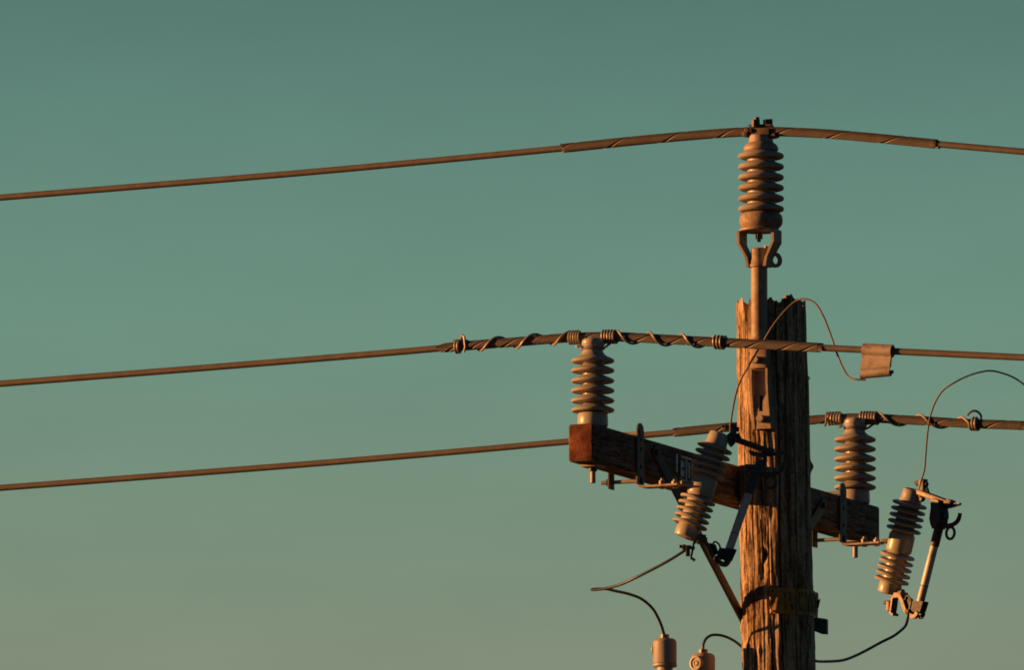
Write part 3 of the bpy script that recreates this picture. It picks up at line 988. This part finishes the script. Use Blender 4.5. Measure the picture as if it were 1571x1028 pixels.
tag(t3, 'thin tie wire with hooked end coiled round the lowest line, far right', 'tie wire', 'tie wires holding lines to insulators')

# tap clamp hanging on the middle line
def tap_clamp():
    uA, uB = 1325, 1369.5
    A, B = f2(uA), f2(uB)
    wdir = (B - A).normalized()
    q = wdir.cross(ZUP).normalized()
    if q.y > 0: q = -q           # towards the camera
    up = q.cross(wdir); up = up if up.z > 0 else -up
    mb = MB()
    def prof(low, plate, rad):
        pts = []
        for k in range(15):
            a = math.radians(-60 + 270 * k / 14)
            pts.append((-.0188 * math.cos(a), .0188 * math.sin(a)))      # x = towards the camera is negative cos; over the top
        pts = [(-x, z) for x, z in [(-p_[0], p_[1]) for p_ in pts]]
        top = [(math.cos(math.radians(-70 + 285 * k / 16)) * -.0188, math.sin(math.radians(-70 + 285 * k / 16)) * .0188) for k in range(17)]
        line = top + [(.0090, -.0150), (.0078, -.0172), (.0100, -.0192), (.0112, -.030), (.0122, plate + .005), (.0100, plate + .001), (.0088, plate - .0006)]
        bot = []
        cz = plate - rad * .9
        for k in range(13):
            a = math.radians(48 - 228 * k / 12)
            bot.append((math.cos(a) * rad, cz + math.sin(a) * rad))
        return line + bot
    pa, pb = prof(0, -.0640, .0135), prof(0, -.0530, .0125)
    n = len(pa)
    def sect(o, prf, inset):
        L, R = [], []
        for i in range(n):
            a = Vector(prf[max(i - 1, 0)]); b = Vector(prf[min(i + 1, n - 1)])
            d = (b - a).normalized(); nn = Vector((-d.y, d.x)) * .0018
            c = Vector(prf[i])
            L.append(o + q * (c + nn).x + up * (c + nn).y); R.append(o + q * (c - nn).x + up * (c - nn).y)
        return L + R[::-1]
    SA, SB = sect(A, pa, 0), sect(B, pb, 0)
    vs = SA + SB
    m_ = 2 * n
    fs = []
    for k in range(m_):
        k2 = (k + 1) % m_
        fs.append([k, k2, m_ + k2, m_ + k])
    for i in range(n - 1):
        fs.append([i, i + 1, m_ - 2 - i, m_ - 1 - i]); fs.append([m_ + i + 1, m_ + i, m_ + m_ - 1 - i, m_ + m_ - 2 - i])
    mb.add(vs, fs)
    o = mb.build('tap_clamp', M['clip'], angle=30)
    tag(o, 'pale folded metal clamp hanging on the middle power line right of the pole', 'clamp')
    wdg = MB()
    wdg.box(Frame(A, wdir, q, up), (.004, (B - A).length - .004), (-.010, .0085), (-.050, -.012), .002)
    under(wdg, 'wedge', M['galv'], o)
    wi = MB().tube([A - wdir * .004 + up * -.0755, A + wdir * .02 + up * -.0745, B + wdir * .008 + up * -.0640], .0055, 10)
    under(wi, 'wire_end', M['copper'], o)
    return o
tap = tap_clamp()

# ------------------------------------------------------------------ cutout brackets on the arm
def cutout_bracket(u, reach, label):
    x0 = arm_x(u)
    W_ = .026
    Fm = Frame(AF.p(x0, 0, 0), AF.x, AF.y, AF.z)
    o = thing('cutout_bracket', Fm.p(0, 0, -AH - .05), label, 'bracket', 'cutout brackets clamped on the crossarm')
    m = MB()
    # front strap with a folded lip, built round its slots
    t0, t1 = .004, .0095
    rows = [(.018, -.006), (-.018, -.037), (-.049, -.092), (-.104, -.154)]
    slots = [(-.006, -.018), (-.037, -.049), (-.092, -.104)]
    for z1, z0 in [(.018, -.006)] + [(-.018, -.037), (-.049, -.092), (-.104, -.156)]:
        m.box(Fm, (-W_, W_), (t0, t1), (z0, z1), .0008)
    for z1, z0 in slots:
        m.box(Fm, (-W_, -.007), (t0, t1), (z0 - .001, z1 + .001), 0)
        m.box(Fm, (.007, W_), (t0, t1), (z0 - .001, z1 + .001), 0)
    m.lathe(Fm.p(0, t0, .016), AF.y, [(.018, 0), (W_ * .96, .0005), (W_ * .96, .005), (.018, .0055)], 24)
    m.build('front_strap', M['strap'], o)
    # foot: bent strap running out to the cutout
    m = MB()
    ff = Frame(Fm.o, AF.y, AF.x, AF.z)
    m.ribbon(ff, [(.007, -.135), (.007, -.149), (.0085, -.157), (.014, -.162), (.03, -.1635), (reach * .5, -.1635), (reach, -.1620)], .0062, -W_ * .9, W_ * .9)
    m.build('foot', M['clip'], o)
    for yy, hh in ((.083, .014), (reach - .016, .010)):
        q = MB().hexa(Fm.p(0, yy, -.160), Fm.p(0, yy, -.160 + hh), .0105)
        q.cyl(Fm.p(0, yy, -.161), Fm.p(0, yy, -.172), .010, 14)
        q.cyl(Fm.p(0, yy, -.16), Fm.p(0, yy, -.148 + hh * .9), .0055, 12)
        q.build('bolt', M['clip'], o)
    # rear strap and the rods that pull both together
    m = MB().box(Fm, (-.020, .020), (-AW - .010, -AW - .004), (-AH - .046, .012), .001)
    m.build('rear_strap', M['galv_dark'], o)
    for zz in (-AH - .024, .008):
        q = MB().cyl(Fm.p(0, -AW - .040, zz), Fm.p(0, .012, zz), .0062, 12)
        q.build('rod', M['galv'], o)
        MB().hexa(Fm.p(0, -AW - .010, zz), Fm.p(0, -AW - .021, zz), .0125).build('nut', M['galv_dark'], o)
        if zz < -.05: MB().hexa(Fm.p(0, .0095, zz), Fm.p(0, .018, zz), .011).build('nut', M['galv_dark'], o)
    return o, Fm
brk_l, FL = cutout_bracket(979, .142, 'slotted steel strap bracket clamped on the near part of the crossarm, left of the pole')
brk_r, FR = cutout_bracket(1290, .142, 'slotted steel strap bracket clamped on the far end of the crossarm, right of the pole')

# ------------------------------------------------------------------ fuse cutouts
def fuse_cutout(Q, facing, label):
    X = Vector(facing).normalized(); Yv = ZUP.cross(X)
    k = 1 / 487.0
    F = Frame(Q, X, Yv, ZUP)
    p = lambda a, b, c=0.0: F.p(a * k, c * k, b * k)
    o = thing('fuse_cutout', p(-10, -120), label, 'fuse cutout', 'fuse cutouts on the crossarm brackets')
    top, bot = p(25.5, 87.5), p(-27.5, -75)
    ax = (top - bot).normalized()
    L = (top - bot).length / k
    pr = [(.3, 0), (10, -.2), (14, -1.2), (15.3, -3.2), (16, -10), (16.8, -17), (18, -21)]
    pr = [(r, h) for r, h in pr]
    for i, s in enumerate(np.linspace(25.5, 66.5, 5)):
        pr += shed(-s, 16.5, 28, 5.0, 4.2)
    pr += [(18, -72), (20, -74.5), (20.6, -77), (20.6, -99), (20, -101.5), (18, -103.5)]
    for s in np.linspace(109, 149, 5):
        pr += shed(-s, 16.5, 28, 5.0, 4.2)
    pr += [(17.5, -154), (18.3, -157), (18.3, -167), (17.6, -169.4), (15, -170.6), (.3, -170.8)]
    MB().lathe(top, ax, prof_m(pr, k), 48).build('insulator_body', M['glaze'], o)
    return o, F, p, k, ax, top, bot
def cutout_hardware(o, F, p, k, ax, top, bot, closed=True):
    X, Y = F.x, F.y
    # upper contact arm
    m = MB()
    a, b = p(36, 82), p(108, 56)
    m.bar(a, b, 15 * k, 8 * k, Y, .003)
    m.box(Frame(p(102, 58), (b - a).normalized(), Y, (b - a).normalized().cross(Y)), (-4 * k, 6 * k), (-6.5 * k, 6.5 * k), (-1 * k, 6 * k), .002)
    up_arm = m.build('contact_arm', M['bronze'], o)
    # terminal clamp standing on it
    m = MB()
    m.box(Frame(p(40, 84), X, Y, ZUP), (1 * k, 11 * k), (-6 * k, 6 * k), (-4 * k, 17 * k), .002)
    m.hexa(p(41, 94), p(33, 96), 4.5 * k); m.cyl(p(34, 96), p(28, 97.5), 2.2 * k, 10)
    m.hexa(p(50, 93), p(55, 92), 4.0 * k)
    sub(m, 'terminal', M['galv_dark'], up_arm, o)
    m = MB().hexa(p(52, 86), p(56, 76), 4 * k, xdir=Y)
    m.hexa(p(42, 72), p(46, 68), 5 * k); m.box(Frame(p(34, 78), X, Y, ZUP), (-8 * k, 10 * k), (-5 * k, 5 * k), (-6 * k, 5 * k), .002)
    sub(m, 'bolt', M['galv_dark'], up_arm, o)
    # latch head of the fuse holder
    m = MB()
    hf = Frame(p(0, 0), X, Y, ZUP)
    if closed:
        m.prism(hf, [(a_ * k, b_ * k) for a_, b_ in ((73, 68), (89, 63), (91, 46), (90, 30), (84, 19), (76, 19), (72, 27), (70, 36), (73, 52))], -13 * k, 9 * k)
    else:
        m.prism(hf, [(a_ * k, b_ * k) for a_, b_ in ((70, 60), (97, 52), (98, 47), (72, 53))], -7 * k, 7 * k)
        m.prism(hf, [(a_ * k, b_ * k) for a_, b_ in ((92, 50), (97, 48), (95, 34), (90, 34))], -4 * k, 4 * k)
        m.prism(hf, [(a_ * k, b_ * k) for a_, b_ in ((64, 38), (94, 37), (92, 28), (84, 19), (76, 19), (68, 27))], -8 * k, 8 * k)
    m.prism(hf, [(a_ * k, b_ * k) for a_, b_ in ((88, 57), (104, 58), (124, 57), (124, 54), (106, 51), (90, 50))], -3 * k, 3 * k)
    m.box(hf, (84 * k, 95 * k), (-6 * k, 6 * k), (34 * k, 46 * k), .002)
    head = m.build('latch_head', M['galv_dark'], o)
    pts = [F.p(a_ * k, 0, b_ * k) for a_, b_ in [tuple(q) for q in catmull([(84, 22), (96, 23), (108, 24), (117, 28), (122, 35), (123.5, 41)], 5)]]
    sub(MB().tube(pts, [3.6 * k] * (len(pts) - 6) + [3.2 * k] * 6, 10), 'hook', M['galv_dark'], head, o)
    ring = []
    for i in range(33):
        a_ = 2 * math.pi * i / 32
        ring.append(p(103 + 8.6 * math.cos(a_), 11 + 9.4 * math.sin(a_)))
    sub(MB().tube(ring, 2.3 * k, 9), 'pull_ring', M['galv_dark'], head, o)
    # fuse tube
    ta, tb_ = p(80, 24), p(37, -100)
    m = MB().cyl(ta, tb_, 6.4 * k, 24)
    tube_ = m.build('fuse_tube', M['tube'], o)
    d = (tb_ - ta).normalized()
    m = MB().cyl(ta - d * .002, ta + d * (33 * k), 7.4 * k, 24)
    sub(m, 'top_ferrule', M['galv_dark'], tube_, o)
    q = ta + (tb_ - ta) * .735
    sub(MB().cyl(q, q + d * (2 * k), 6.8 * k, 24), 'seam_ring', M['ink'], tube_, o)
    # lower hinge
    m = MB()
    m.bar(bot + ax * .004, p(-2, -82), 14 * k, 6 * k, Y, .0015)
    m.box(Frame(p(-6, -79), X, Y, ZUP), (-4 * k, 12 * k), (-9 * k, 9 * k), (-5 * k, 4 * k), .002)
    m.cyl(p(-14, -74), p(4, -75), 5 * k, 14)
    sup = m.build('hinge_support', M['bronze'], o)
    for c in (-8, 8):
        m = MB()
        line = [tuple(q) for q in catmull([(2, -80), (9, -92), (14, -104), (22, -112), (34, -116), (40, -110)], 5)]
        fr_ = Frame(p(0, 0, c), X, Y, ZUP)
        m.ribbon(fr_, [(a_ * k, b_ * k) for a_, b_ in line], 6 * k, -1.5 * k, 1.5 * k)
        sub(m, 'hinge_cheek', M['bronze'], sup, o)
    m = MB()
    m.prism(Frame(p(0, 0), X, Y, ZUP), [(a_ * k, b_ * k) for a_, b_ in ((24, -91), (48, -93), (51, -94), (44, -110), (40, -112), (26, -107), (20, -104))], -7 * k, 7 * k)
    m.prism(Frame(p(0, 0), X, Y, ZUP), [(a_ * k, b_ * k) for a_, b_ in ((9, -83), (19, -86), (23, -98), (15, -104), (10, -96))], -5 * k, 5 * k)
    m.cyl(p(20, -108, -11), p(20, -108, 11), 4.5 * k, 14)
    m.build('trunnion', M['iron_shade'], o)
    sp = [p(*q, c) for q, c in (((13, -88), -6), ((17, -82), -7), ((22, -84), -7), ((26, -92), -7), ((24, -101), -7), ((21, -108), -7))]
    m = MB().tube([Vector(q) for q in catmull([tuple(q) for q in sp], 5)], 1.5 * k, 8)
    sp = [p(*q) for q in ((26, -108), (24, -116), (30, -118), (34, -115), (33, -110))]
    m.tube([Vector(q) for q in catmull([tuple(q) for q in sp], 4)], 1.6 * k, 8)
    m.build('flip_spring', M['galv_dark'], o)
    # lower terminal clamp
    m = MB()
    fr_ = Frame(p(-18, -83), X, Y, ZUP)
    m.ribbon(fr_, [(6 * k, 2 * k), (3 * k, -1 * k), (2 * k, -8 * k), (0, -18 * k), (-1 * k, -23 * k), (5 * k, -27 * k)], 3.2 * k, -7 * k, 7 * k)
    m.box(fr_, (-9 * k, -2.5 * k), (-7 * k, 7 * k), (-20 * k, -4 * k), .0015)
    m.cyl(fr_.p(5 * k, 0, -8 * k), fr_.p(-19 * k, 0, -5 * k), 2.6 * k, 12)
    m.hexa(fr_.p(-9 * k, 0, -6.6 * k), fr_.p(-14 * k, 0, -6 * k), 4.6 * k)
    m.build('lower_terminal', M['bronze'], o)

def tail(o, p, k, ax, top, foot_end):
    m = MB()
    c = top - ax * (88.5 * k)
    dd = (foot_end - c); dd.z = 0
    n_ = dd.normalized()
    m.bar(c + n_ * (17 * k) + ZUP * (4 * k), foot_end + n_ * -.006, 16 * k, 6 * k, ZUP.cross(n_), .001)
    m.build('mounting_stub', M['clip'], o)
Qy_l = FL.p(0, .2, 0).y
QL = P(1079, 751, -.765)
QR = P(1383, 837, FR.p(0, .19, 0).y)
print('cutouts y', QL.y, QR.y, FL.o.y, FR.o.y)
cl_ = fuse_cutout(QL, (1, 0, 0), 'ribbed fuse cutout in front of the crossarm and pole, tilted, lower half in the sun')
cutout_hardware(*cl_, closed=False)
tail(cl_[0], cl_[2], cl_[3], cl_[4], cl_[5], FL.p(0, .138, -.1565))
cr_ = fuse_cutout(QR, (.73, -.684, 0), 'ribbed fuse cutout right of the crossarm end, hook and pull ring against the sky')
cutout_hardware(*cr_)
tail(cr_[0], cr_[2], cr_[3], cr_[4], cr_[5], FR.p(0, .138, -.1565))

# ------------------------------------------------------------------ jumper wires and cables
def wire_thing(name, pts, r, mat, label, cat, n=9, group=None):
    path = [Vector(q) for q in catmull([tuple(P(*q)) for q in pts], n)]
    o = MB().tube(path, r, 10).build(name, M[mat])
    return tag(o, label, cat, group)
wire_thing('jumper_wire', [(1118, 682, -.76), (1119.5, 668, -.765), (1121, 650, -.78), (1126, 618, -.80), (1134, 589, -.84), (1146, 566, -.90), (1160, 542, -.98), (1171, 524, -1.0), (1185, 501, -1.02), (1203, 478, -1.04), (1221, 462, -1.06), (1234, 458.5, -1.08), (1249, 464, -1.10), (1262, 483, -1.12), (1273, 510, -1.13), (1284, 542, -1.15), (1293, 564, -1.18), (1302, 578, -1.21), (1312, 582, -1.235), (1328, 583, -1.25)],
           .0030, 'copper', 'thin wire looping over the pole top from the left cutout to the clamp', 'wire')
wire_thing('jumper_wire', [(1409, 757, .62), (1413, 738, .61), (1418, 722, .60), (1420, 700, .60), (1423, 665, .58), (1427, 640, .56), (1434, 619, .54), (1446, 600, .52), (1461, 589, .50), (1480, 579, .49), (1500, 572, .48), (1520, 569, .48), (1542, 574, .48), (1558, 581, .48), (1572, 591, .48), (1610, 622, .5), (1670, 655, .53), (1730, 662, .57), (1762, 664.5, .585), (1800, 668, .56)],
           .0029, 'copper', 'thin wire rising from the right cutout and arching out past the right edge', 'wire')
wire_thing('cable', [(1060, 838, -.765), (1052, 844, -.765), (1032, 857, -.75), (1005, 872, -.72), (975, 887, -.68), (950, 898, -.62), (928, 903.5, -.55), (912, 905.5, -.48), (908, 905.2, -.44), (912, 904.4, -.38), (930, 904.2, -.30), (945, 907.5, -.24), (965, 912, -.18), (985, 920, -.135), (1001, 934, -.11), (1009, 947, -.09), (1015, 961, -.06), (1019.5, 976, -.045)],
           .0046, 'cable', 'black cable bent in a sharp point between the left cutout and the round-topped arrester', 'cable')
wire_thing('cable', [(1078.5, 1000, .055), (1079, 990, .056), (1083, 981, .058), (1091, 975.5, .06), (1103, 975, .062), (1116, 978.5, .066), (1128, 985, .07), (1138, 993, .075), (1146, 1000, .085), (1152, 1010, .095), (1154, 1060, .10)],
           .0045, 'cable', 'short black cable arching from the knobbed arrester to the left side of the pole', 'cable')
wire_thing('cable', [(1393.5, 940, .55), (1392.5, 950, .55), (1389, 961, .54), (1381, 969, .53), (1370, 977, .51), (1352, 986, .48), (1332, 997, .43), (1312, 1007, .37), (1294, 1013.5, .30), (1274, 1015.5, .22), (1255, 1015.5, .14), (1240, 1013, .06), (1230, 1030, .0)],
           .0046, 'cable', 'black cable curving from the right cutout down to the right side of the pole', 'cable')

# ------------------------------------------------------------------ arresters at the bottom edge
def arrester(u, v_top, y, knob_dir, knob_face, label):
    k = 1 / SCALE
    base = P(u, v_top + 190, y)
    o = thing('surge_arrester', base, label, 'surge arrester', 'surge arresters left of the pole')
    T = P(u, v_top, y)
    pr = [(.3, -6.2), (8, -6.2), (14, -7), (17, -9.5), (18, -13), (18, -43.5), (18.3, -44), (18.6, -44.6), (17.4, -45.2), (17.4, -46.2), (18.8, -46.8), (18.8, -49), (17, -50.4), (13, -51)]
    hs = []
    for h in range(62, 180, 18):
        hs += shed(-h, 12, 23, 4, 6)
    pr2 = [(12, -50)] + hs + [(12, -186), (15, -187), (15, -190), (.3, -190)]
    body = MB().lathe(T, ZUP, prof_m(pr, k), 44).build('housing', M['polymer'], o)
    MB().lathe(T, ZUP, prof_m(pr2, k), 40).build('shed_column', M['polymer'], o)
    nk = MB().hexa(T - ZUP * (7 * k), T, 6.6 * k)
    nk.build('neck_nut', M['galv'], o)
    kd = Vector(knob_dir).normalized()
    C = T - ZUP * (23 * k) + kd * (16 * k)
    if knob_face:
        pr = [(11.5, -6), (11.9, 3.2), (11, 4.6), (8.4, 5.0), (7.4, 3.0), (5.6, 3.0), (4.8, 4.4), (3, 4.8), (2.4, 3.8), (.3, 3.6)]
        kn = MB().lathe(C, kd, [(max(r, .2) * k, h * k) for r, h in pr], 36)
    else:
        pr = [(8.5, -4), (9.5, 1.8), (8.6, 3.4), (5, 4.0), (.3, 4.2)]
        kn = MB().lathe(C, kd, [(max(r, .2) * k, h * k) for r, h in pr], 32)
    kn.build('knob', M['polymer'], o)
    # bracket from the foot to the pole, below the picture
    pa = pole_axis(base.z)
    dd = Vector((pa.x - base.x, pa.y - base.y, 0))
    m = MB().bar(base - ZUP * .004, base + dd * (1 - (pole_r(base.z) - .004) / dd.length) - ZUP * .004, .05, .008, dd.cross(ZUP), .001, 0, .02)
    m.build('support_bracket', M['galv'], o)
    return o
arrester(1020, 974, -.045, (-1, .45, 0), False, 'smooth round-topped grey arrester cap, the farther one from the pole, black cable on top')
arrester(1079, 997, .055, (-.62, -.78, 0), True, 'grey arrester cap with a round ringed knob facing us, nearest the pole')

# ------------------------------------------------------------------ marker band, small bracket, screw eye on the pole
def pole_pt(ang, v, off=0.0):
    z = P(1194, v, 0).z
    a = math.radians(ang); q = pole_axis(z); r = pole_r(z) + off
    return Vector((q.x + r * math.cos(a), q.y + r * math.sin(a), z))
def band():
    R_ = random.Random(3)
    mb = MB()
    # 262 degrees is a little left of the middle; wraps to the right edge
    n, rows = 60, 9
    a0, a1 = 258, 368
    def off(t, q):
        return .0055 + .0022 * math.sin(t * 23) * (q - .5) + .0014 * math.sin(t * 57 + q * 4) + (.010 * max(0, (t - .93) / .07))
    vs = []
    for layer in (0, -.0016):
        for i in range(n + 1):
            t = i / n
            for j in range(rows):
                q = j / (rows - 1)
                rag = (.006 * math.sin(t * 40) + .004 * math.sin(t * 91)) if q in (0, 1) and t < .06 else .0012 * math.sin(t * 60 + q * 9)
                ang = a0 + (a1 - a0) * t + (0 if t > .03 else R_.uniform(-1.5, 1.5))
                v = 909 + 40 * q
                c = pole_pt(ang, v, off(t, q) + layer)
                vs.append(c + ZUP * rag * .6)
    N1 = (n + 1) * rows
    fs = []
    for i in range(n):
        for j in range(rows - 1):
            a, b, c, d = i * rows + j, i * rows + j + 1, (i + 1) * rows + j + 1, (i + 1) * rows + j
            fs.append([a, b, c, d]); fs.append([N1 + d, N1 + c, N1 + b, N1 + a])
    for i in range(n):
        for j in (0, rows - 1):
            a, d = i * rows + j, (i + 1) * rows + j
            fs.append([a, d, N1 + d, N1 + a])
    for i in (0, n):
        for j in range(rows - 1):
            a, b = i * rows + j, i * rows + j + 1
            fs.append([a, b, N1 + b, N1 + a])
    mb.add(vs, fs)
    o = mb.build('marker_band', M['yellow'], angle=60)
    tag(o, 'tattered yellow marker band with worn dark lettering nailed round the pole', 'marker band')
    # worn upright lettering: dark strokes round the shaded side
    lt = MB()
    for ang, w, v0, v1 in ((281, 3.0, 916, 942), (288, 2.2, 915, 930), (291, 4.0, 933, 943), (298, 2.4, 915, 943), (304, 2.6, 914, 943), (309, 3.6, 914, 921), (309, 3.6, 936, 943), (318, 2.4, 914, 943), (324, 2.6, 917, 943), (330, 2.0, 914, 942), (336, 2.6, 914, 943), (343, 2.4, 913, 942), (349, 2.6, 914, 943), (356, 2.2, 914, 943)):
        vs = []
        for dz in (.0002, .0014):
            for aa in (ang - w / 2, ang + w / 2):
                for v in (v0, v1):
                    t = (aa - a0) / (a1 - a0)
                    vs.append(pole_pt(aa, v, off(t, (v - 909) / 40) + dz))
        lt.add(vs, [[0, 1, 3, 2], [4, 6, 7, 5], [0, 4, 5, 1], [2, 3, 7, 6], [0, 2, 6, 4], [1, 5, 7, 3]])
    under(lt, 'lettering', M['worn_ink'], o)
    tl = MB()
    q = [P(1249, 921, .02), P(1252, 923.5, .01), P(1259, 918.5, .0), P(1256, 933, -.005), P(1252.5, 934, .0), P(1254, 924.5, .005), P(1250, 932, .015), P(1251, 938, .02), P(1248, 950, .03), P(1245, 948, .04), P(1246, 930, .03)]
    n = len(q)
    tl.add(q + [c + Vector((.0, .002, 0)) for c in q], [list(range(n)), list(range(2 * n - 1, n - 1, -1))] + [[(k + 1) % n, k, n + k, n + (k + 1) % n] for k in range(n)])
    p_ = under(tl, 'torn_end', M['ink'], o)
    for ang, v in ((262, 914), (262, 945), (300, 911.5)):
        c = pole_pt(ang, v, .006); d = pole_pt(ang, v, .010)
        under(MB().cyl(c, d, .0035, 10), 'nail', M['galv_dark'], o)
band()

def side_bracket():
    o = thing('steel_clip', P(1258, 974, .02), 'small dark steel clip sticking out from the right side of the pole', 'clip')
    fr = Frame(P(1246, 962, .02), (1, -.12, 0), (.12, 1, 0), (0, 0, 1))
    m = MB()
    m.ribbon(fr, [(-.006, .028), (.012, .025), (.030, .0225), (.0495, .0195)], .004, -.022, .022)
    m.prism(fr, [(-.006, .025), (.049, .018), (.0485, -.0235), (.030, -.0225), (.004, -.012), (-.006, -.010)], -.023, -.020)
    m.prism(fr, [(-.006, .025), (.049, .018), (.0485, -.0235), (.030, -.0225), (.004, -.012), (-.006, -.010)], .020, .023)
    m.box(fr, (.0465, .0495), (-.021, .021), (-.023, .018), .0005)
    m.build('clip_body', M['galv_dark'], o)
    MB().hexa(fr.p(.022, -.023, .002), fr.p(.022, -.027, .002), .007).build('bolt_head', M['galv_dark'], o)
side_bracket()

def screw_eye():
    c = P(1239.3, 580.5, .01)
    pts = [P(1234, 581, .01), P(1236.4, 581, .01)]
    for k in range(15):
        a = math.pi + 2 * math.pi * k / 15
        pts.append(c + Vector((.0052 * math.cos(a), 0, .0052 * math.sin(a))))
    o = MB().tube(pts, .0016, 8).build('screw_eye', M['galv_dark'])
    tag(o, 'tiny dark screw eye in the right side of the pole near its top', 'screw eye')
screw_eye()

for o in bpy.data.objects:
    if '_o' in o.keys(): del o['_o']
